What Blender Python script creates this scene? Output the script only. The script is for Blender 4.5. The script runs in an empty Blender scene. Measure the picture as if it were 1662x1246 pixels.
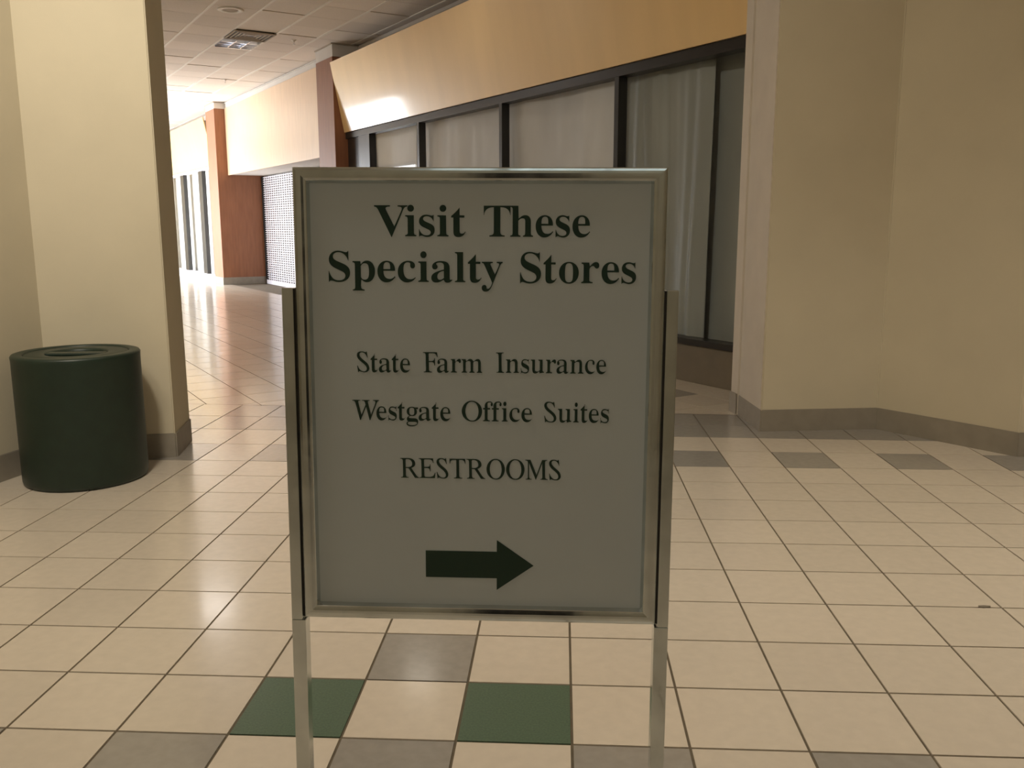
import bpy, bmesh, math, random
from mathutils import Vector, Matrix

random.seed(7)
sc = bpy.context.scene
COL = sc.collection

# ------------------------------------------------------------------ camera
cam_data = bpy.data.cameras.new('camera')
cam = bpy.data.objects.new('camera', cam_data)
COL.objects.link(cam)
cam_data.sensor_fit = 'HORIZONTAL'
cam_data.sensor_width = 36.0
cam_data.lens = 1434.861 / 1662.0 * 36.0
cam_data.clip_start = 0.02
cam_data.clip_end = 200
YAW, PITCH, ROLL = 0.0553123492, -0.176801971, -0.00229188455
CAM = Vector((0.571666338, -2.41236677, 1.32987579))
fwd0 = Vector((-math.sin(YAW), math.cos(YAW), 0)); right0 = Vector((math.cos(YAW), math.sin(YAW), 0)); up0 = Vector((0, 0, 1))
fwd = math.cos(PITCH) * fwd0 + math.sin(PITCH) * up0
upv = -math.sin(PITCH) * fwd0 + math.cos(PITCH) * up0
cx = math.cos(ROLL) * right0 + math.sin(ROLL) * upv
cy = math.cos(ROLL) * upv - math.sin(ROLL) * right0
M = Matrix((cx, cy, -fwd)).transposed().to_4x4()
M.translation = CAM
cam.matrix_world = M
sc.camera = cam

# ------------------------------------------------------------------ view, world
sc.view_settings.view_transform = 'Standard'
sc.view_settings.look = 'None'
sc.view_settings.gamma = 1.0
sc.view_settings.use_curve_mapping = False
sc.view_settings.exposure = 0.15
sc.cycles.use_denoising = True
sc.cycles.max_bounces = 10
sc.cycles.diffuse_bounces = 6
sc.cycles.transparent_max_bounces = 12
sc.cycles.sample_clamp_indirect = 8.0
world = bpy.data.worlds.new('world')
sc.world = world
world.use_nodes = True
bg = world.node_tree.nodes['Background']
bg.inputs[0].default_value = (0.80, 0.88, 1.0, 1)
bg.inputs[1].default_value = 6.0

# ------------------------------------------------------------------ corridor frame (s along the corridor, n across it)
ANG = math.radians(34.7)
DX, DY = -math.sin(ANG), math.cos(ANG)
NX, NY = math.cos(ANG), math.sin(ANG)
def C(s, n, z=0.0):
    return Vector((s * DX + n * NX, s * DY + n * NY, z))
CEIL = 4.08
T = 0.3048

# ------------------------------------------------------------------ lights
def area(name, loc, target, sx, sy, power, color, spread=180):
    l = bpy.data.lights.new(name, 'AREA')
    l.shape = 'RECTANGLE'; l.size = sx; l.size_y = sy
    l.energy = power; l.color = color; l.spread = math.radians(spread)
    o = bpy.data.objects.new(name, l); COL.objects.link(o)
    o.location = loc
    o.rotation_euler = (Vector(target) - Vector(loc)).to_track_quat('-Z', 'Y').to_euler()
    return o
# daylight outside the glazed entrance on the far left of the corridor
area('daylight', C(21.9, -0.45, 1.6), C(21.9, 4.0, 1.45), 8.2, 2.8, 960, (0.96, 0.96, 1.0))
WARM = (1.0, 0.90, 0.75)
area('lamp_a', (-1.4, -1.1, CEIL - 0.06), (-1.4, -1.1, 0), 0.6, 0.6, 45, WARM)
area('pier_fill', (-1.2, -0.3, CEIL - 0.15), (-1.8, 2.5, 2.3), 0.3, 0.3, 37, WARM, 130)  # added fill aimed at the left pier, no fixture seen there
area('lamp_b', (4.4, 0.4, CEIL - 0.06), (4.4, 0.4, 0), 1.2, 0.6, 34, WARM, 110)
area('lamp_c', (1.2, 0.6, CEIL - 0.06), (1.2, 0.6, 0), 1.2, 0.6, 10, WARM, 100)
area('lamp_d', (-1.08, 7.35, CEIL - 0.06), (-1.08, 7.35, 0), 0.35, 0.35, 3.4, WARM)
area('back_fill', (1.0, -5.2, CEIL - 0.06), (1.0, -5.2, 0), 2.4, 0.6, 7.5, (0.84, 1.0, 1.0))  # added cool fill from behind the camera for the sign face
area('corridor_fill', C(10.2, 1.4, CEIL - 0.06), C(10.2, 1.4, 0), 1.2, 0.6, 30, (1.0, 0.94, 0.90))  # added fill to brighten the corridor boards, sheets and ceiling

# ------------------------------------------------------------------ materials
def mat(name, color, rough=0.6, metal=0.0, spec=0.5, coat=0.0, noise=0.0, nscale=8.0, stretch=(1, 1, 1), bump=0.0,
        bscale=120.0, island=0.0, coat_rough=0.05, nrough=0.0):
    m = bpy.data.materials.new(name); m.use_nodes = True
    nt = m.node_tree; b = nt.nodes['Principled BSDF']
    b.inputs['Base Color'].default_value = (*color, 1)
    b.inputs['Roughness'].default_value = rough
    b.inputs['Metallic'].default_value = metal
    b.inputs['Specular IOR Level'].default_value = spec
    b.inputs['Coat Weight'].default_value = coat
    b.inputs['Coat Roughness'].default_value = coat_rough
    tc = nt.nodes.new('ShaderNodeTexCoord'); mp = nt.nodes.new('ShaderNodeMapping')
    nt.links.new(tc.outputs['Object'], mp.inputs['Vector'])
    mp.inputs['Scale'].default_value = stretch
    fac = None
    if noise > 0:
        n = nt.nodes.new('ShaderNodeTexNoise'); n.inputs['Scale'].default_value = nscale; n.inputs['Detail'].default_value = 6
        nt.links.new(mp.outputs[0], n.inputs['Vector'])
        r = nt.nodes.new('ShaderNodeMapRange')
        r.inputs['From Min'].default_value = 0.3; r.inputs['From Max'].default_value = 0.7
        r.inputs['To Min'].default_value = 1 - noise; r.inputs['To Max'].default_value = 1 + noise
        nt.links.new(n.outputs['Fac'], r.inputs['Value']); fac = r.outputs[0]
        if nrough > 0:
            r3 = nt.nodes.new('ShaderNodeMapRange')
            r3.inputs['From Min'].default_value = 0.35; r3.inputs['From Max'].default_value = 0.65
            r3.inputs['To Min'].default_value = max(0.02, rough - nrough); r3.inputs['To Max'].default_value = rough + nrough
            nt.links.new(n.outputs['Fac'], r3.inputs['Value']); nt.links.new(r3.outputs[0], b.inputs['Roughness'])
    if island > 0:
        g = nt.nodes.new('ShaderNodeNewGeometry')
        r2 = nt.nodes.new('ShaderNodeMapRange')
        r2.inputs['To Min'].default_value = 1 - island; r2.inputs['To Max'].default_value = 1 + island
        nt.links.new(g.outputs['Random Per Island'], r2.inputs['Value'])
        if fac is None: fac = r2.outputs[0]
        else:
            mm = nt.nodes.new('ShaderNodeMath'); mm.operation = 'MULTIPLY'
            nt.links.new(fac, mm.inputs[0]); nt.links.new(r2.outputs[0], mm.inputs[1]); fac = mm.outputs[0]
    if fac is not None:
        v = nt.nodes.new('ShaderNodeVectorMath'); v.operation = 'SCALE'
        v.inputs[0].default_value = color
        nt.links.new(fac, v.inputs['Scale']); nt.links.new(v.outputs[0], b.inputs['Base Color'])
    if bump > 0:
        n2 = nt.nodes.new('ShaderNodeTexNoise'); n2.inputs['Scale'].default_value = bscale; n2.inputs['Detail'].default_value = 3
        nt.links.new(mp.outputs[0], n2.inputs['Vector'])
        bp = nt.nodes.new('ShaderNodeBump'); bp.inputs['Strength'].default_value = bump; bp.inputs['Distance'].default_value = 0.002
        nt.links.new(n2.outputs['Fac'], bp.inputs['Height']); nt.links.new(bp.outputs[0], b.inputs['Normal'])
    return m

def glass_mat(name, tint=(0.98, 0.985, 0.98), ior=1.5):
    m = bpy.data.materials.new(name); m.use_nodes = True
    nt = m.node_tree; nt.nodes.clear()
    out = nt.nodes.new('ShaderNodeOutputMaterial'); mix = nt.nodes.new('ShaderNodeMixShader')
    tr = nt.nodes.new('ShaderNodeBsdfTransparent'); tr.inputs[0].default_value = (*tint, 1)
    gl = nt.nodes.new('ShaderNodeBsdfGlossy'); gl.inputs['Roughness'].default_value = 0.03
    fr = nt.nodes.new('ShaderNodeFresnel'); fr.inputs[0].default_value = ior
    ge = nt.nodes.new('ShaderNodeNewGeometry'); mu = nt.nodes.new('ShaderNodeMath'); mu.operation = 'MULTIPLY'
    iv = nt.nodes.new('ShaderNodeMath'); iv.operation = 'SUBTRACT'; iv.inputs[0].default_value = 1.0
    nt.links.new(ge.outputs['Backfacing'], iv.inputs[1]); nt.links.new(iv.outputs[0], mu.inputs[0]); nt.links.new(fr.outputs[0], mu.inputs[1])
    nt.links.new(mu.outputs[0], mix.inputs[0]); nt.links.new(tr.outputs[0], mix.inputs[1]); nt.links.new(gl.outputs[0], mix.inputs[2])
    nt.links.new(mix.outputs[0], out.inputs[0])
    return m

M_wall = mat('cream_wall_paint', (0.61, 0.55, 0.41), 0.75, noise=0.03, nscale=3, bump=0.15, bscale=260)
M_jamb = mat('daylit_wall_tint', (0.62, 0.56, 0.48), 0.7, noise=0.04, nscale=5, bump=0.12, bscale=200)  # corridor daylight put into the wall colour as a paler tint
M_base = mat('taupe_baseboard', (0.29, 0.26, 0.21), 0.45, noise=0.07, nscale=12)
M_grout = mat('dark_grout', (0.13, 0.105, 0.07), 0.9, noise=0.15, nscale=20)
M_tile = mat('beige_floor_tile', (0.64, 0.57, 0.475), 0.24, coat=0.35, coat_rough=0.12, noise=0.035, nscale=25, island=0.04, bump=0.05, bscale=90)
M_tileg = mat('grey_floor_tile', (0.31, 0.29, 0.26), 0.22, coat=0.35, coat_rough=0.12, noise=0.06, nscale=30, island=0.05, bump=0.05, bscale=90)
M_tilegr = mat('green_floor_tile', (0.085, 0.135, 0.09), 0.30, noise=0.18, nscale=160, bump=0.05, bscale=90)
M_ceil = mat('acoustic_ceiling_tile', (0.80, 0.74, 0.68), 0.9, noise=0.04, nscale=60, island=0.05, bump=0.3, bscale=400)
M_tbar = mat('white_ceiling_bar', (0.86, 0.83, 0.78), 0.5)
M_bulk = mat('grey_white_bulkhead', (0.68, 0.65, 0.61), 0.8, noise=0.03, nscale=4)
M_birch = mat('varnished_birch', (0.86, 0.60, 0.28), 0.35, noise=0.04, nscale=1.6, stretch=(1, 2.2, 0.35), coat=1.0, coat_rough=0.10)
M_birch2 = mat('pale_varnished_birch', (0.76, 0.565, 0.385), 0.4, noise=0.05, nscale=3.0, stretch=(5, 5, 0.6), coat=0.2, coat_rough=0.15)
M_brown = mat('red_brown_wood', (0.30, 0.125, 0.06), 0.5, noise=0.12, nscale=4.0, stretch=(5, 5, 0.5))
M_dark = mat('dark_bronze_frame', (0.018, 0.016, 0.014), 0.35, metal=0.0, noise=0.1, nscale=6)
M_knee = mat('brown_panel', (0.17, 0.14, 0.095), 0.55, noise=0.06, nscale=8)
M_sheet = mat('off_white_sheet', (0.68, 0.68, 0.70), 0.85, noise=0.08, nscale=2.2, stretch=(1.2, 1.2, 0.5))
M_sheetg = mat('darkened_grey_sheet', (0.33, 0.35, 0.335), 0.45, noise=0.10, nscale=2.0, stretch=(1.2, 1.2, 0.5))  # grey tone also carries the weaker light in the nearest pane
M_white = mat('white_blind', (0.85, 0.85, 0.85), 0.8)
M_grille = mat('white_enamel', (0.66, 0.64, 0.68), 0.45)
M_storeback = mat('store_back_paint', (0.30, 0.29, 0.27), 0.9)
M_glass = glass_mat('clear_glass', ior=1.33)
M_can = mat('dark_green_plastic', (0.012, 0.026, 0.017), 0.42, noise=0.12, nscale=14, bump=0.08, bscale=300)
M_hole = mat('black_opening', (0.006, 0.006, 0.006), 0.9)
M_chrome = mat('worn_chrome', (0.62, 0.66, 0.66), 0.13, metal=1.0, noise=0.16, nscale=11, nrough=0.06, bump=0.35, bscale=9)
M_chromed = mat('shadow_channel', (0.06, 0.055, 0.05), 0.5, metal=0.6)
M_panel = mat('white_sign_board', (0.54, 0.60, 0.63), 0.38, noise=0.02, nscale=4)
M_ink = mat('dark_green_ink', (0.006, 0.032, 0.018), 0.45)
M_alu = mat('bright_louver', (0.85, 0.87, 0.92), 0.17, metal=1.0, bump=0.3, bscale=14)
M_diff = mat('diffuser_paint', (0.42, 0.36, 0.29), 0.6)
M_back = mat('cream_back_wall', (0.60, 0.56, 0.46), 0.8)  # even cream, lightened to brighten what the sign chrome reflects
M_debris = mat('grey_scrap', (0.20, 0.17, 0.13), 0.8)

# ------------------------------------------------------------------ builders
def link(name, bm, m, parent=None, smooth=False):
    me = bpy.data.meshes.new(name)
    bmesh.ops.recalc_face_normals(bm, faces=bm.faces)
    bm.to_mesh(me); bm.free()
    for mm in (m if isinstance(m, (list, tuple)) else [m]): me.materials.append(mm)
    if smooth:
        for p in me.polygons: p.use_smooth = True
    o = bpy.data.objects.new(name, me); COL.objects.link(o)
    if parent: o.parent = parent
    return o
def struct(o):
    o['kind'] = 'structure'; return o
def tag(o, label, cat, group=None):
    o['label'] = label; o['category'] = cat
    if group: o['group'] = group
    return o
def empty(name, loc=(0, 0, 0), rz=0.0):
    o = bpy.data.objects.new(name, None); COL.objects.link(o)
    o.empty_display_size = 0.1
    o.location = loc; o.rotation_euler = (0, 0, rz)
    return o
def prism(bm, pts, z0, z1):
    lo = [bm.verts.new((p[0], p[1], z0)) for p in pts]; hi = [bm.verts.new((p[0], p[1], z1)) for p in pts]
    n = len(pts)
    bm.faces.new(lo[::-1]); bm.faces.new(hi)
    for i in range(n): bm.faces.new((lo[i], lo[(i + 1) % n], hi[(i + 1) % n], hi[i]))
def box(bm, a, b, bevel=0.0):
    """axis-aligned box between corners a and b"""
    tmp = bmesh.new()
    xs, ys, zs = sorted((a[0], b[0])), sorted((a[1], b[1])), sorted((a[2], b[2]))
    prism(tmp, [(xs[0], ys[0]), (xs[1], ys[0]), (xs[1], ys[1]), (xs[0], ys[1])], zs[0], zs[1])
    if bevel: bmesh.ops.bevel(tmp, geom=tmp.edges[:], offset=bevel, segments=2, profile=0.5, affect='EDGES', clamp_overlap=True)
    me = bpy.data.meshes.new('tmp'); tmp.to_mesh(me); tmp.free(); bm.from_mesh(me); bpy.data.meshes.remove(me)
def hexa(bm, lo, hi):
    """solid from four lower and four upper points"""
    a = [bm.verts.new(p) for p in lo]; b = [bm.verts.new(p) for p in hi]
    bm.faces.new(a[::-1]); bm.faces.new(b)
    for i in range(4): bm.faces.new((a[i], a[(i + 1) % 4], b[(i + 1) % 4], b[i]))
def cbox(bm, s0, s1, n0, n1, z0, z1):
    """box in the corridor frame, written in local coordinates x = s, y = -n so a parent at C() turned by the corridor angle carries it"""
    box(bm, (s0, n0, z0), (s1, n1, z1))
# local corridor frame: x runs along n, y runs along s; an object rotated by ANG about z maps local (n, s) to the world
def nbox(bm, s0, s1, n0, n1, z0, z1, bevel=0.0):
    box(bm, (n0, s0, z0), (n1, s1, z1), bevel)
def clink(name, bm, m, parent=None, smooth=False):
    o = link(name, bm, m, parent, smooth)
    if parent is None: o.rotation_euler = (0, 0, ANG)
    return o
def cempty(name, s, n, z=0.0):
    return empty(name, C(s, n, z), ANG)
def lathe(bm, prof, seg=48, cap=False):
    rings = []
    for r, z in prof:
        rings.append([bm.verts.new((r * math.cos(2 * math.pi * i / seg), r * math.sin(2 * math.pi * i / seg), z)) for i in range(seg)])
    for a, b in zip(rings, rings[1:]):
        for i in range(seg): bm.faces.new((a[i], a[(i + 1) % seg], b[(i + 1) % seg], b[i]))
    if cap:
        bm.faces.new(rings[0][::-1]); bm.faces.new(rings[-1])

# ================================================================== FLOOR
def B(x):                                   # the joint where the corridor paving begins
    return 4.06 + (x + 2.29) / (1.54 + 2.29) * (3.85 - 4.06)
def rowy(j, x):
    return j * T if j <= 8 else 8 * T + (j - 8) / 4.0 * (B(x) - 8 * T)
def tile(bm, quad, mi, g=0.0035):
    c = sum((Vector(q) for q in quad), Vector((0, 0))) / 4
    def ins(d):
        out = []
        for i in range(4):
            p, a, b = Vector(quad[i]), Vector(quad[i - 1]), Vector(quad[(i + 1) % 4])
            out.append(p + (a - p).normalized() * d + (b - p).normalized() * d)
        return out
    bot = [bm.verts.new((q.x, q.y, -0.004)) for q in ins(g)]
    top = [bm.verts.new((q.x, q.y, 0.0)) for q in ins(g + 0.0003)]
    fs = [bm.faces.new(top)] + [bm.faces.new((bot[i], bot[(i + 1) % 4], top[(i + 1) % 4], top[i])) for i in range(4)]
    for f in fs: f.material_index = mi
fb = bmesh.new()
X0, X1 = -13, 27
for i in range(X0, X1):
    for j in range(-20, 12):
        if j >= 8 and not (-10 <= i <= 14): continue
        mi = 0
        if j == 0 and i == 0: mi = 1
        if j == -1 and i in (-1, 1): mi = 2
        if j in (-2, 8) and i % 2 == 0: mi = 1
        if j == 10 or j == 11 and i >= -6: mi = 1
        xa, xb = i * T, (i + 1) * T
        tile(fb, [(xa, rowy(j, xa)), (xb, rowy(j, xb)), (xb, rowy(j + 1, xb)), (xa, rowy(j + 1, xa))], mi)
# corridor paving, turned to the corridor and cut along the joint
cb = bmesh.new()
TN, TS = 0.345, 0.385
for a in range(-9, 12):
    for b in range(-9, 66):
        n_, s_ = 0.565 + TN * (a - 1), 5.155 + TS * (b - 12)
        if s_ > 28.2: continue
        q = [C(s_, n_), C(s_, n_ + TN), C(s_ + TS, n_ + TN), C(s_ + TS, n_)]
        if max(p.y - B(p.x) for p in q) < 0.02: continue
        mi = 1 if a == 10 and b % 2 == 0 and 4 < b < 12 else 0
        tile(cb, [(p.x, p.y) for p in q][::-1], mi, 0.003)
bmesh.ops.bisect_plane(cb, geom=cb.verts[:] + cb.edges[:] + cb.faces[:], plane_co=(-2.29, 4.064, 0),
                       plane_no=Vector((0.0548, 1, 0)).normalized(), clear_inner=True)
tmp = bpy.data.meshes.new('tmp'); cb.to_mesh(tmp); cb.free(); fb.from_mesh(tmp); bpy.data.meshes.remove(tmp)
n0f = len(fb.faces)
prism(fb, [(-16.5, -6.2), (8.4, -6.2), (8.4, 25.5), (-16.5, 25.5)], -0.15, -0.0035)
fb.faces.ensure_lookup_table()
for f in fb.faces[n0f:]: f.material_index = 3
struct(link('floor', fb, [M_tile, M_tileg, M_tilegr, M_grout]))

# ================================================================== CEILING
bm = bmesh.new()
cm = 0.61
for a in range(-3, 5):
    for b in range(-2, 41):
        n_, s_ = 2.05 + 0.61 * a, 10.98 + 0.645 * (b - 12)
        if a == 1 and b in (12, 13): continue
        g = 0.005
        dz = random.choice([0, 0, 0, 0.004, 0.008])
        box(bm, (n_ + 0.012, s_ + g, CEIL + dz), (n_ + cm - 0.012, s_ + 0.645 - g, CEIL + 0.02))
n1 = len(bm.faces)
for a in range(-3, 6):
    box(bm, (2.05 + 0.61 * a - 0.017, 2.0, CEIL - 0.004), (2.05 + 0.61 * a + 0.017, 29.5, CEIL + 0.02))
bm.faces.ensure_lookup_table()
for f in bm.faces[n1:]: f.material_index = 1
n2 = len(bm.faces)
box(bm, (-1.5, 2.0, CEIL + 0.019), (5.2, 30, CEIL + 0.3))
bm.faces.ensure_lookup_table()
for f in bm.faces[n2:]: f.material_index = 2
o = struct(clink('ceiling', bm, [M_ceil, M_tbar, M_grout]))
bm = bmesh.new()
pts = [(-4.2, -6.2), (8.4, -6.2), (8.4, 6.0), C(2.0, 5.2), C(2.0, -1.0), (-4.2, 3.6)]
prism(bm, [(p[0], p[1]) for p in pts], CEIL, CEIL + 0.2)
struct(link('ceiling', bm, M_ceil))

# ================================================================== WALLS
def face_strip(name, p, q, z0, z1, th, m, side=1):
    """a board of thickness th standing out from the line p-q"""
    p, q = Vector(p[:2]), Vector(q[:2]); d = (q - p).normalized(); nrm = Vector((d.y, -d.x)) * side
    bm = bmesh.new()
    prism(bm, [p, q, q + nrm * th, p + nrm * th], z0, z1)
    bmesh.ops.bevel(bm, geom=[e for e in bm.edges if abs(e.verts[0].co.z - z1) < 1e-5 and abs(e.verts[1].co.z - z1) < 1e-5],
                    offset=0.003, segments=2, affect='EDGES')
    return struct(link(name, bm, m))
# right: pier, slanting wall, end face
RA, RB, RC, RD = (1.886, 3.328), (2.664, 3.437), (3.232, 2.746), (8.3, 3.05)
RS = (1.845, 3.862)
bm = bmesh.new()
prism(bm, [RA, RB, RC, RD, (8.3, 5.6), C(2.05, 6.2), C(2.05, 4.6), (2.05, 4.05), RS], 0, CEIL)
bmesh.ops.bevel(bm, geom=[e for e in bm.edges if abs(e.verts[0].co.z - e.verts[1].co.z) > 1], offset=0.006, segments=2, affect='EDGES')
struct(link('wall_right', bm, M_wall))
face_strip('baseboard_right', RA, RB, 0, 0.143, 0.008, M_base, 1)
face_strip('baseboard_right', RB, (RC[0] + .004, RC[1] - .004), 0, 0.143, 0.008, M_base, 1)
face_strip('baseboard_right', RC, RD, 0, 0.143, 0.008, M_base, 1)
face_strip('baseboard_right', (1.8475, 3.845), (RA[0] - .0005, RA[1] - .008), 0, 0.143, 0.008, M_base, 1)
# pier's corridor side, tinted paler for the daylight on it, then the narrow jamb beyond a groove
face_strip('trim_1', (1.8475, 3.835), (1.8845, 3.34), 0.143, CEIL, 0.004, M_jamb, 1)
bm = bmesh.new()
prism(bm, [(1.836, 3.870), (1.812, 3.975), (2.06, 4.06), (2.06, 3.87)], 0.0, CEIL)
struct(link('trim_2', bm, M_jamb))
face_strip('baseboard_jamb', (1.806, 3.975), (1.831, 3.866), 0, 0.15, 0.006, M_base, 1)
# left pier and wall
LA, LB, LC = (-2.319, 2.341), (-1.676, 2.512), (-1.756, 2.905)
dl = Vector((0.028, 0.155)).normalized()
LW = (-2.319 - dl.x * 8.4, 2.341 - dl.y * 8.4)
LEFTN = 0.15
bm = bmesh.new()
prism(bm, [LA, LB, LC, C(3.55, LEFTN), C(3.75, -0.5), (-4.4, 3.4), (-4.4, 2.0), (LA[0] - 0.25, LA[1] - 0.1)], 0, CEIL)
bmesh.ops.bevel(bm, geom=[e for e in bm.edges if abs(e.verts[0].co.z - e.verts[1].co.z) > 1 and (e.verts[0].co.xy - Vector(LB)).length < 0.02], offset=0.006, segments=2, affect='EDGES')
struct(link('wall_pier', bm, M_wall))
bm = bmesh.new()
prism(bm, [LW, LA, (LA[0] - 0.25, LA[1] - 0.05), (LW[0] - 0.25, LW[1])], 0, CEIL)
struct(link('wall_left', bm, M_wall))
face_strip('baseboard_left', LW, LA, 0, 0.143, 0.008, M_base, 1)
face_strip('baseboard_pier', LA, LB, 0, 0.143, 0.008, M_base, 1)
face_strip('baseboard_pier', LB, LC, 0, 0.143, 0.008, M_base, 1)
# behind the camera and on the far right
bm = bmesh.new(); box(bm, (-4.2, -6.2, 0), (8.4, -6.0, CEIL)); struct(link('wall_back', bm, M_back))
bm = bmesh.new(); box(bm, (0.05, -5.999, 0), (0.85, -5.96, 2.5), 0.004); struct(link('dark_reflection_panel', bm, M_dark))  # unseen dark panel, added to darken a patch of the chrome's reflection
bm = bmesh.new(); box(bm, (8.3, -6.0, 0), (8.5, 5.6, CEIL)); struct(link('wall_east', bm, M_wall))
# corridor left wall with the glazed entrance, corridor end
bm = bmesh.new()
ES0, ES1, EZ = 17.7, 26.1, 2.9
nbox(bm, 3.5, ES0, LEFTN - 0.2, LEFTN, 0, CEIL); nbox(bm, ES1, 28.3, LEFTN - 0.2, LEFTN, 0, CEIL); nbox(bm, ES0, ES1, LEFTN - 0.2, LEFTN, EZ, CEIL)
struct(clink('wall_corridor', bm, M_wall))
bm = bmesh.new(); nbox(bm, 28.2, 28.4, LEFTN - 0.2, 7.4, 0, CEIL); struct(clink('wall_end', bm, M_wall))
w = cempty('window_2', ES0, LEFTN); struct(w)
fb_ = bmesh.new()
L = ES1 - ES0
for k in range(6):
    nbox(fb_, L * k / 5 - 0.03 + (0.03 if k == 0 else 0) - (0.03 if k == 5 else 0), L * k / 5 + 0.03 + (0.03 if k == 0 else 0) - (0.03 if k == 5 else 0), -0.12, -0.04, 0.0, EZ)
nbox(fb_, 0.061, L - 0.061, -0.115, -0.045, 0.0, 0.1); nbox(fb_, 0.061, L - 0.061, -0.115, -0.045, EZ - 0.08, EZ)
struct(link('window_frame', fb_, M_dark, w))
bm = bmesh.new(); nbox(bm, 0.01, L - 0.01, -0.085, -0.079, 0.09, EZ - 0.07); struct(link('glass', bm, M_glass, w))

# ================================================================== STORE FRONT, NEAREST
G = 4.34
S0, S1 = 2.12, 11.18
MULL = [2.26, 4.36, 6.44, 8.56, 10.24]
w1 = cempty('window_1', 0, 0); struct(w1)
bm = bmesh.new(); nbox(bm, S0, S1, G, G + 0.14, 0, 0.322, 0.003); struct(link('knee_panel', bm, M_knee, w1))
bm = bmesh.new(); nbox(bm, S0, S1, G - 0.02, G + 0.13, 0.3225, 0.377, 0.004); struct(link('sill', bm, M_dark, w1))
bm = bmesh.new(); nbox(bm, S0, S1, G, G + 0.13, 2.67, 2.76, 0.003); struct(link('header', bm, M_dark, w1))
for s in MULL[:-1]:
    bm = bmesh.new(); nbox(bm, s, s + 0.065, G, G + 0.10, 0.377, 2.67, 0.003); struct(link('mullion', bm, M_dark, w1))
bm = bmesh.new(); nbox(bm, MULL[-1], MULL[-1] + 0.42, G, G + 0.10, 0.377, 2.67, 0.003); nbox(bm, MULL[-1] + 0.43, S1 - 0.01, G + 0.03, G + 0.10, 0.377, 2.67, 0.003)
struct(link('jamb', bm, M_dark, w1))
for a, b in zip(MULL, MULL[1:]):
    bm = bmesh.new(); nbox(bm, a + 0.06, b + 0.005, G + 0.055, G + 0.061, 0.37, 2.675); struct(link('glass', bm, M_glass, w1))
# closed room behind it
bm = bmesh.new()
nbox(bm, S0, 28.2, 7.2, 7.4, 0, CEIL)
struct(clink('wall_shop', bm, M_storeback))
bm = bmesh.new(); nbox(bm, S0, 28.2, G + 0.36, 7.2, 2.9, 3.1); struct(clink('ceiling', bm, M_storeback))

# hanging sheets behind the glass
def curtain(s0, s1, z0, z1, n, amp, waves, seed, label, m=None):
    rnd = random.Random(seed)
    ph = [rnd.uniform(0, 6.28) for _ in range(5)]; fq = [waves * f for f in (1, 1.7, 2.9, 4.3, 0.5)]
    am = [amp * f for f in (1, .6, .35, .2, .8)]
    bm = bmesh.new(); nu, nv = 120, 24
    grid = []
    for i in range(nu + 1):
        u = i / nu; row = []
        for j in range(nv + 1):
            v = j / nv
            y = sum(a * math.sin(f * 6.283 * u + p + 0.9 * math.sin(2.2 * v + p)) for a, f, p in zip(am, fq, ph)) * (0.45 + 0.55 * (1 - v))
            y += 0.02 * math.sin(7 * (u + 0.6 * v) + ph[0])
            row.append(bm.verts.new((n - G + y, s0 + (s1 - s0) * u, z0 + (z1 - z0) * v)))
        grid.append(row)
    for i in range(nu):
        for j in range(nv): bm.faces.new((grid[i][j], grid[i + 1][j], grid[i + 1][j + 1], grid[i][j + 1]))
    o = link('hanging_sheet', bm, m or M_sheet, None, True)
    o.location = C(0, G); o.rotation_euler = (0, 0, ANG)
    md = o.modifiers.new('cloth', 'SOLIDIFY'); md.thickness = 0.003
    return tag(o, label, 'curtain', 'sheets hung inside the shop window')
curtain(8.92, 10.6, 0.01, 2.74, G + 0.15, 0.008, 2.0, 3, 'smooth pale sheet in the shop pane nearest the red-brown pillar')
curtain(6.74, 8.90, 0.01, 2.74, G + 0.15, 0.016, 2.4, 5, 'pale sheet in the second shop pane from the red-brown pillar')
curtain(4.60, 6.72, 0.01, 2.74, G + 0.15, 0.018, 2.2, 8, 'pale sheet in the third shop pane from the red-brown pillar')
curtain(3.33, 4.58, 0.01, 2.74, G + 0.17, 0.024, 2.6, 11, 'creased grey sheet, darkened for the dim light, filling most of the big pane beside the cream pier', M_sheetg)
curtain(2.15, 3.85, 0.01, 2.74, G + 0.31, 0.012, 1.4, 15, 'flat grey sheet, darkened likewise, hung just behind the creased one, against the cream pier', M_sheetg)

# tilted varnished sign boards over the shop windows
def slanted_fascia(s0, s1, nb, nt, zb, zt, label):
    o = cempty('store_fascia', s0, nb, zb)
    bm = bmesh.new(); L = s1 - s0; t = 0.028
    dn, dz = nt - nb, zt - zb; l = math.hypot(dn, dz); ux, uz = dz / l * t, -dn / l * t
    hexa(bm, [(0, 0, 0), (0, L, 0), (ux, L, uz), (ux, 0, uz)], [(dn, 0, dz), (dn, L, dz), (dn + ux, L, dz + uz), (dn + ux, 0, dz + uz)])
    bmesh.ops.bevel(bm, geom=bm.edges[:], offset=0.003, segments=1, affect='EDGES')
    link('board', bm, M_birch, o)
    for q in range(int(L / 1.22)):
        y = 0.4 + 1.22 * q
        bm = bmesh.new()
        hexa(bm, [(ux + .002, y, 0.002), (ux + .002, y + .05, 0.002), (0.07, y + .05, 0.02), (0.07, y, 0.02)], [(dn + ux + .004, y, dz - .03), (dn + ux + .004, y + .05, dz - .03), (0.07, y + .05, dz - .03), (0.07, y, dz - .03)])
        link('bracket', bm, M_diff, o)
    return tag(o, label, 'sign board')
slanted_fascia(S0 + 0.12, 11.18, G - 0.02, 4.125, 2.762, 3.79, 'long tilted varnished birch board with glare above the curtained shop window')
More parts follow.
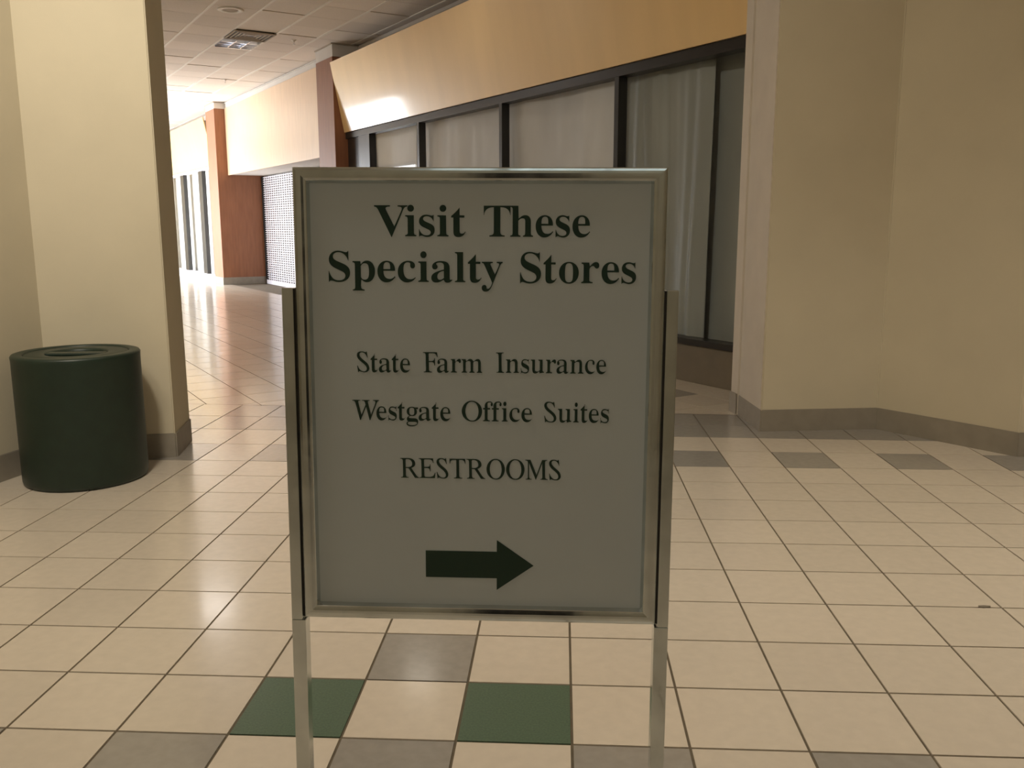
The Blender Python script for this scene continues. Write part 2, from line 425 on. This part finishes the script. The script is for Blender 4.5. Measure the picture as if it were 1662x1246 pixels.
# bulkhead above and behind the tilted board
bm = bmesh.new(); nbox(bm, S0, 11.18, 4.60, 4.75, 2.762, CEIL - 0.005); nbox(bm, S0, 11.18, 4.595, 4.6, CEIL - 0.05, CEIL - 0.03)
struct(clink('wall_bulkhead', bm, M_bulk))

# ================================================================== PILLARS
def pillar(s0, s1, n0, n1, ztop, label):
    o = cempty('wood_pillar', s0, n0)
    bm = bmesh.new(); nbox(bm, 0, s1 - s0, 0, n1 - n0, 0.0, ztop, 0.004); link('cladding', bm, M_brown, o)
    bm = bmesh.new(); nbox(bm, 0.0, s1 - s0, 0.006, n1 - n0, ztop + 0.002, CEIL - 0.02); link('cap', bm, M_bulk, o)
    bm = bmesh.new(); nbox(bm, -0.02, s1 - s0 + 0.01, -0.015, n1 - n0, CEIL - 0.019, CEIL - 0.005); link('shadow_line', bm, M_diff, o)  # brown strip stands in for the shadow line under the ceiling
    bm = bmesh.new(); nbox(bm, -0.012, s1 - s0 + 0.012, -0.012, n1 - n0 - 0.001, 0.0, 0.17, 0.003); link('baseboard', bm, M_base, o)
    return tag(o, label, 'pillar')
pillar(11.19, 11.93, 4.17, 5.60, 3.885, 'red-brown wood pillar with white cap right behind the tilted board end')
pillar(18.70, 19.50, 4.17, 5.60, 3.935, 'orange-brown wood pillar farther down the corridor, beside the white grille')

# ================================================================== SECOND SHOP
F2 = 4.40
o = cempty('store_fascia', 11.94, F2, 2.48)
bm = bmesh.new(); nbox(bm, 0, 6.75, 0, 0.03, 0, 1.47, 0.003); link('board', bm, M_birch2, o)
bm = bmesh.new(); nbox(bm, 0, 6.75, 0.031, 0.06, 0.01, 1.46); link('backing', bm, M_diff, o)
tag(o, 'upright pale birch board between the two wood pillars, sunlit at one end', 'sign board')
bm = bmesh.new(); nbox(bm, 11.94, 18.69, F2 + 0.02, F2 + 0.2, 3.955, CEIL - 0.005); nbox(bm, 11.94, 18.69, F2 - 0.0, F2 + 0.02, CEIL - 0.03, CEIL - 0.015)
struct(clink('wall_bulkhead', bm, M_bulk))
bm = bmesh.new(); nbox(bm, 11.94, 18.69, F2 + 0.062, 5.6, 2.49, 2.6); struct(clink('ceiling', bm, M_bulk))
# roll-down grille
gr = cempty('security_grille', 11.98, 5.18)
GL = 6.68
bm = bmesh.new()
for k in range(47):
    z = 0.14 + k * 0.05
    nbox(bm, 0.03, GL - 0.03, -0.006, 0.006, z - 0.011, z + 0.011)
g1 = link('rod_curtain', bm, M_grille, gr)
bm = bmesh.new()
for k in range(int((GL - 0.1) / 0.16)):
    y = 0.08 + k * 0.16
    nbox(bm, y, y + 0.05, -0.009, 0.009, 0.10, 2.46)
link('link_strips', bm, M_grille, gr)
bm = bmesh.new(); nbox(bm, 0.02, GL - 0.02, -0.03, 0.03, 0.0, 0.10, 0.006); link('bottom_bar', bm, M_grille, gr)
for y in (0.0, GL - 0.04):
    bm = bmesh.new(); nbox(bm, y, y + 0.04, -0.04, 0.04, 0, 2.47, 0.003); link('guide_rail', bm, M_dark, gr)
tag(gr, 'closed white roll-down grille across the second shop entrance', 'grille')
bm = bmesh.new(); nbox(bm, 11.94, 18.69, 5.45, 5.55, 0, 2.49); struct(clink('wall_shopfront', bm, M_storeback))

# ================================================================== THIRD SHOP
slanted_fascia(19.55, 28.1, G - 0.02, 4.10, 2.762, 3.83, 'tilted birch board washed out by daylight at the corridor end')
bm = bmesh.new(); nbox(bm, 19.52, 28.2, 4.60, 4.75, 2.762, CEIL - 0.005); struct(clink('wall_bulkhead', bm, M_bulk))
w3 = cempty('window_3', 0, 0); struct(w3)
M3 = [19.55, 21.02, 23.18, 25.34, 28.1]
bm = bmesh.new(); nbox(bm, 19.52, 28.18, G, G + 0.12, 0, 0.15, 0.003); struct(link('sill', bm, M_grille, w3))
bm = bmesh.new(); nbox(bm, 19.52, 28.18, G, G + 0.12, 2.70, 2.76, 0.003); struct(link('header', bm, M_grille, w3))
for s in M3[1:4]:
    bm = bmesh.new(); nbox(bm, s, s + 0.40, G, G + 0.1, 0.15, 2.70, 0.003); struct(link('mullion', bm, M_dark, w3))
for a, b in zip(M3, M3[1:]):
    bm = bmesh.new(); nbox(bm, a + 0.005, b + 0.02, G + 0.055, G + 0.061, 0.145, 2.705); struct(link('glass', bm, M_glass, w3))
bm = bmesh.new(); nbox(bm, 19.55, 28.1, G + 0.25, G + 0.27, 0.0, 2.85); struct(clink('wall_shopfront', bm, M_white))

# ================================================================== CEILING FITTINGS
o = cempty('air_diffuser', 10.98, 2.66, CEIL)
bm = bmesh.new()
for k in range(5):
    a = 0.008 + 0.055 * k; b = 0.61 - a; z = 0.012 + 0.010 * k
    for (p, q) in (((a, a), (b, a + 0.02)), ((a, b - 0.02), (b, b)), ((a, a + 0.02), (a + 0.02, b - 0.02)), ((b - 0.02, a + 0.02), (b, b - 0.02))):
        box(bm, (p[0], p[1], -0.026 + z * 0.3), (q[0], q[1], -0.006))
link('cone_vanes', bm, M_diff, o)
bm = bmesh.new(); nbox(bm, 0.0, 0.64, 0.0, 0.61, -0.0055, -0.0015); link('throat', bm, M_dark, o)
tag(o, 'square brown air diffuser of nested vanes in the ceiling', 'vent')
o = cempty('ceiling_light', 11.63, 2.66, CEIL)
bm = bmesh.new()
for (a, b, c_, d) in ((0.0, 0.025, 0.0, 0.61), (0.615, 0.64, 0.0, 0.61), (0.025, 0.615, 0.0, 0.02), (0.025, 0.615, 0.59, 0.61)):
    nbox(bm, a, b, c_, d, -0.005, 0.016)
link('frame', bm, M_tbar, o)
bm = bmesh.new()
for k in range(1, 4): nbox(bm, 0.025 + 0.59 * k / 4 - 0.004, 0.025 + 0.59 * k / 4 + 0.004, 0.02, 0.59, -0.028, 0.016)
for k in range(1, 3): nbox(bm, 0.025, 0.615, 0.02 + 0.57 * k / 3 - 0.005, 0.02 + 0.57 * k / 3 + 0.005, -0.026, 0.0155)
nbox(bm, 0.595, 0.614, 0.021, 0.589, -0.03, 0.0158)
link('louver', bm, M_alu, o)
bm = bmesh.new(); nbox(bm, 0.0, 0.64, 0.0, 0.61, 0.0165, 0.0185); link('reflector', bm, M_alu, o)
tag(o, 'unlit ceiling light with shiny louvers glinting beside the brown air diffuser', 'ceiling light')
o = cempty('ceiling_speaker', 9.855, 2.32, CEIL)
bm = bmesh.new(); lathe(bm, [(0.165, -0.001), (0.165, -0.010), (0.150, -0.016), (0.105, -0.012), (0.098, -0.004), (0.098, 0.0)], 48); link('ring', bm, M_tbar, o, True)
bm = bmesh.new(); lathe(bm, [(0.097, -0.003), (0.07, -0.006), (0.001, -0.007)], 40); link('mesh_cover', bm, M_diff, o, True)
tag(o, 'round white ceiling speaker with tan centre near the picture top', 'speaker')
for s, n, lab in ((11.29, 3.617, 'small sprinkler head in the ceiling between air diffuser and tilted board'), (15.49, 3.643, 'small sprinkler head in the bright ceiling towards the corridor end')):
    o = cempty('sprinkler_head', s, n, CEIL)
    bm = bmesh.new(); lathe(bm, [(0.04, -0.001), (0.038, -0.006), (0.014, -0.008), (0.013, -0.03), (0.001, -0.03)], 20); link('escutcheon', bm, M_tbar, o, True)
    bm = bmesh.new(); lathe(bm, [(0.006, -0.03), (0.006, -0.055), (0.022, -0.058), (0.022, -0.061), (0.001, -0.061)], 16); link('deflector', bm, M_alu, o, True)
    tag(o, lab, 'sprinkler', 'sprinkler heads in the ceiling')

# ================================================================== WASTE BIN
can = empty('waste_bin', (-1.98, 2.08, 0), math.radians(8))
bm = bmesh.new()
R_, H_ = 0.31, 0.685
lathe(bm, [(0.29, 0.004), (R_ - 0.006, 0.004), (R_ - 0.001, 0.02), (R_, 0.06), (R_, H_ - 0.03), (R_ + 0.002, H_ - 0.012), (R_ - 0.004, H_ - 0.003), (R_ - 0.014, H_),
           (0.262, H_), (0.256, H_ - 0.004), (0.254, H_ - 0.05)], 96)
link('drum', bm, M_can, can, True)
bm = bmesh.new(); lathe(bm, [(0.001, 0.0), (R_ - 0.012, 0.0), (R_ - 0.012, 0.006)], 64); link('foot_ring', bm, M_hole, can, True)
bm = bmesh.new()
seg = 72; zt = H_ - 0.005
lathe(bm, [(0.252, zt - 0.03), (0.252, zt - 0.004), (0.246, zt), (0.165, zt), (0.155, zt - 0.002), (0.150, zt - 0.010), (0.148, zt - 0.045)], seg)
link('lid', bm, M_can, can, True)
bm = bmesh.new(); lathe(bm, [(0.1485, zt - 0.05), (0.001, zt - 0.05)], 48); link('recess', bm, M_hole, can, True)
bm = bmesh.new(); box(bm, (-0.1495, -0.034, zt - 0.02), (0.1495, 0.034, zt - 0.001), 0.006); link('handle', bm, M_can, can)
tag(can, 'dark green round waste bin standing in the corner by the left pier', 'bin')

# scrap on the floor
bm = bmesh.new()
prism(bm, [(-0.022, -0.006), (-0.005, -0.009), (0.02, -0.004), (0.024, 0.005), (0.002, 0.008), (-0.018, 0.005)], 0.0002, 0.004)
o = link('paper_scrap', bm, M_debris); o.location = (2.074, 0.613, 0)
tag(o, 'tiny dark scrap lying on the beige floor tiles right of the sign', 'scrap')

# ================================================================== SIGN
SY, SP, SR = math.radians(0.771), math.radians(-1.94), math.radians(-0.358)
f0 = Vector((-math.sin(SY), math.cos(SY), 0)); r0 = Vector((math.cos(SY), math.sin(SY), 0))
sf = math.cos(SP) * f0 + math.sin(SP) * up0; su = -math.sin(SP) * f0 + math.cos(SP) * up0
sx = math.cos(SR) * r0 + math.sin(SR) * su; sz = math.cos(SR) * su - math.sin(SR) * r0
sign = empty('sign_stand')
SM = Matrix((sx, sf, sz)).transposed().to_4x4(); SM.translation = Vector((0.431, -1.019, 0.0))
sign.matrix_world = SM
tag(sign, 'freestanding chrome-framed white sign with green lettering and arrow in the foreground', 'sign')
X, Z0, Z1 = 0.3003, 0.664, 1.423
FW, FD = 0.0225, 0.022
# mitred frame rails, each a shallow bevelled channel
def rail(p0, p1, inw, name):
    """p0-p1 outer edge, inw = direction towards the board; ends mitred"""
    p0, p1, inw = Vector(p0), Vector(p1), Vector(inw); d = (p1 - p0).normalized()
    prof = [(0.0, FD), (0.0, 0.0012), (0.0016, 0.0004), (0.0050, -0.0004), (0.0090, -0.0007), (0.0130, -0.0006), (0.0170, 0.0), (0.0203, 0.0010), (0.0211, 0.0020), (FW + 0.0022, 0.0098), (FW + 0.0022, FD)]   # (inset, depth)
    bm = bmesh.new(); A_, B_ = [], []
    for i, y in prof:
        a = p0 + inw * i + d * i; b = p1 + inw * i - d * i
        A_.append(bm.verts.new((a.x, y, a.y))); B_.append(bm.verts.new((b.x, y, b.y)))
    n = len(prof)
    for k in range(n): bm.faces.new((A_[k], A_[(k + 1) % n], B_[(k + 1) % n], B_[k]))
    bm.faces.new(A_); bm.faces.new(B_[::-1])
    return link(name, bm, M_chrome, sign)
rail((-X, Z1), (X, Z1), (0, -1), 'frame_rail'); rail((-X, Z0), (X, Z0), (0, 1), 'frame_rail')
rail((-X, Z0), (-X, Z1), (1, 0), 'frame_rail'); rail((X, Z0), (X, Z1), (-1, 0), 'frame_rail')
bm = bmesh.new(); box(bm, (-X + 0.016, 0.010, Z0 + 0.016), (X - 0.016, 0.014, Z1 - 0.016)); board = link('board', bm, M_panel, sign)
bm = bmesh.new(); box(bm, (-X + 0.004, 0.0145, Z0 + 0.004), (X - 0.004, 0.0215, Z1 - 0.004)); link('backing', bm, M_diff, sign)
for sgn in (-1, 1):
    bm = bmesh.new()
    a, b = sgn * 0.3018, sgn * 0.3228
    # hollow channel: front, outer and back walls plus a dark strip for the shaded groove
    box(bm, (sgn * 0.3040, -0.004, Z0 - 0.003), (b, 0.024, 1.2300), 0.0012)
    box(bm, (sgn * 0.2988, -0.004, 0.02), (b, 0.024, Z0 - 0.0035), 0.0012)
    link('leg', bm, M_chrome, sign)
    bm = bmesh.new(); box(bm, (sgn * 0.3006, 0.004, Z0), (sgn * 0.3042, 0.020, 1.2285)); link('groove_shade', bm, M_chromed, sign)  # near-black strip stands in for shade between leg and frame
    bm = bmesh.new(); box(bm, (sgn * 0.295, -0.16, 0.012), (sgn * 0.327, 0.22, 0.03), 0.002); link('foot', bm, M_chrome, sign)
    for yy in (-0.145, 0.205):
        bm = bmesh.new(); box(bm, (sgn * 0.297, yy - 0.012, 0.0065 if yy < 0 else -0.0055), (sgn * 0.325, yy + 0.012, 0.0125), 0.001); link('foot_pad', bm, M_hole, sign)
bm = bmesh.new(); box(bm, (-0.2985, 0.002, 0.10), (0.2985, 0.018, 0.125), 0.002)
link('crossbar', bm, M_chrome, sign)

# ------------------------------------------------------------------ lettering (serif outlines from Blender's own built-in text)
DG = bpy.context.evaluated_depsgraph_get()
def contours(ch):
    cu = bpy.data.curves.new('t', 'FONT'); cu.body = ch; cu.size = 1.0
    ob = bpy.data.objects.new('t', cu); COL.objects.link(ob)
    bpy.context.view_layer.update()
    dg = bpy.context.evaluated_depsgraph_get()
    c2 = ob.evaluated_get(dg).to_curve(dg)
    out = []
    for sp in c2.splines:
        pts = []
        bp = sp.bezier_points; n = len(bp)
        for i in range(n):
            p0, h0, h1, p1 = bp[i].co.xy, bp[i].handle_right.xy, bp[(i + 1) % n].handle_left.xy, bp[(i + 1) % n].co.xy
            straight = abs((h0 - p0).cross(p1 - p0)) < 1e-6 and abs((h1 - p1).cross(p1 - p0)) < 1e-6
            K = 1 if straight else 6
            for k in range(K):
                t = k / K; u = 1 - t
                q = p0 * u**3 + h0 * 3 * u * u * t + h1 * 3 * u * t * t + p1 * t**3
                if not pts or (q - pts[-1]).length > 1e-5: pts.append(q)
        if len(pts) > 2 and (pts[0] - pts[-1]).length < 1e-5: pts.pop()
        if len(pts) > 2: out.append(pts)
    ob.to_curve_clear()
    COL.objects.unlink(ob); bpy.data.objects.remove(ob); bpy.data.curves.remove(cu)
    return out
def sarea(p): return 0.5 * sum(p[i - 1].x * p[i].y - p[i].x * p[i - 1].y for i in range(len(p)))
def thin(cs, d):
    """slims the vertical strokes only, hairlines and serifs keep their weight"""
    big = max(cs, key=lambda p: abs(sarea(p))); sg = 1 if sarea(big) > 0 else -1
    res = []
    for p in cs:
        n = len(p); q = []
        for i in range(n):
            e0 = p[i] - p[i - 1]; e1 = p[(i + 1) % n] - p[i]
            n0 = Vector((e0.y, -e0.x)).normalized().x * sg; n1 = Vector((e1.y, -e1.x)).normalized().x * sg
            w_ = (n0 * abs(n0) + n1 * abs(n1)) / (abs(n0) + abs(n1) + 1e-9)
            q.append(Vector((p[i].x - d * w_, p[i].y)))
        res.append(q)
    return res
cache = {}
def glyph(ch, style):
    k = (ch, style)
    if k in cache: return cache[k]
    up = ch.isupper(); b0 = ord(ch) - (65 if up else 97)
    if style == 'bold': cs = thin(contours(chr((0x1D400 if up else 0x1D41A) + b0)), 0.010)
    elif up:
        cs = contours(chr(0x1D434 + b0)); sl = math.tan(math.radians(15.9))
        cs = [[Vector((p.x - p.y * sl, p.y)) for p in c] for c in cs]
    else:
        cs = thin(contours(chr(0x1D41A + b0)), 0.024)
    x0 = min(p.x for c in cs for p in c); x1 = max(p.x for c in cs for p in c)
    cs = [[Vector((p.x - x0, p.y)) for p in c] for c in cs]
    cache[k] = (cs, x1 - x0)
    return cache[k]
CAPH = max(p.y for c in glyph('I', 'bold')[0] for p in c)
GAP = {'We': -0.10, 'Vi': -0.05, 'Th': -0.005, 'Fa': -0.02, 'ff': -0.045, 'fi': 0.0, 'Of': 0.02, 'at': 0.02, 'rm': 0.015, 'ra': 0.02, 'ty': 0.0, 'ta': 0.025,
       'te': 0.025, 'st': 0.03, 'tg': 0.03, 'ga': 0.02, 'RE': -0.01, 'TR': 0.03, 'ST': 0.045, 'OM': 0.03}
def word(text, x0, x1, zb, zb2, cap, style, bmx):
    g0 = {'bold': 0.052, 'regular': 0.046}[style]
    xs, x = [], 0.0
    for i, ch in enumerate(text):
        if i: x += GAP.get(text[i - 1] + ch, g0)
        xs.append(x); x += glyph(ch, style)[1]
    kx = (x1 - x0) / x; kz = cap / CAPH
    for ch, xo in zip(text, xs):
        cu = bpy.data.curves.new('w', 'CURVE'); cu.dimensions = '2D'; cu.fill_mode = 'BOTH'; cu.extrude = 0.0003
        for c in glyph(ch, style)[0]:
            sp = cu.splines.new('POLY'); sp.points.add(len(c) - 1); sp.use_cyclic_u = True
            for pt, p in zip(sp.points, c):
                pt.co = (x0 + (xo + p.x) * kx, zb + p.y * kz, 0, 1)
        ob = bpy.data.objects.new('w', cu); COL.objects.link(ob); bpy.context.view_layer.update()
        dg = bpy.context.evaluated_depsgraph_get()
        me = bpy.data.meshes.new_from_object(ob.evaluated_get(dg))
        me.transform(Matrix(((1, 0, 0, 0), (0, 0, 1, 0.0096), (0, 1, 0, 0), (0, 0, 0, 1))))
        bmx.from_mesh(me)
        COL.objects.unlink(ob); bpy.data.objects.remove(ob); bpy.data.curves.remove(cu); bpy.data.meshes.remove(me)
LINES = [
    ('bold', [('Visit', -0.1707, -0.0217, 1.3143, 0.0492), ('These', 0.0078, 0.1793, 1.3143, 0.0490)]),
    ('bold', [('Specialty', -0.2473, 0.0386, 1.2406, 0.0486), ('Stores', 0.0671, 0.2549, 1.2403, 0.0486)]),
    ('regular', [('State', -0.2034, -0.1146, 1.0911, 0.0328), ('Farm', -0.0930, 0.0057, 1.0916, 0.0328), ('Insurance', 0.0280, 0.2099, 1.0921, 0.0328)]),
    ('regular', [('Westgate', -0.2128, -0.0477, 1.0101, 0.0328), ('Office', -0.0288, 0.0887, 1.0102, 0.0328), ('Suites', 0.1086, 0.2162, 1.0102, 0.0328)]),
    ('regular', [('RESTROOMS', -0.1332, 0.1375, 0.9115, 0.0331)]),
]
for style, ws in LINES:
    for (t, a, b, z, cap) in ws:
        bm = bmesh.new(); word(t, a, b, z, z, cap, style, bm)
        link('lettering', bm, M_ink, board)
bm = bmesh.new()
AR = [(-0.0913, 0.7842), (-0.0913, 0.7372), (0.0305, 0.7372), (0.0305, 0.7164), (0.0933, 0.7607), (0.0305, 0.8048), (0.0305, 0.7842)]
lo = [bm.verts.new((x, 0.0099, z)) for x, z in AR]; hi = [bm.verts.new((x, 0.0093, z)) for x, z in AR]
bm.faces.new(hi); bm.faces.new(lo[::-1])
for i in range(7): bm.faces.new((lo[i], lo[(i + 1) % 7], hi[(i + 1) % 7], hi[i]))
link('arrow', bm, M_ink, board)
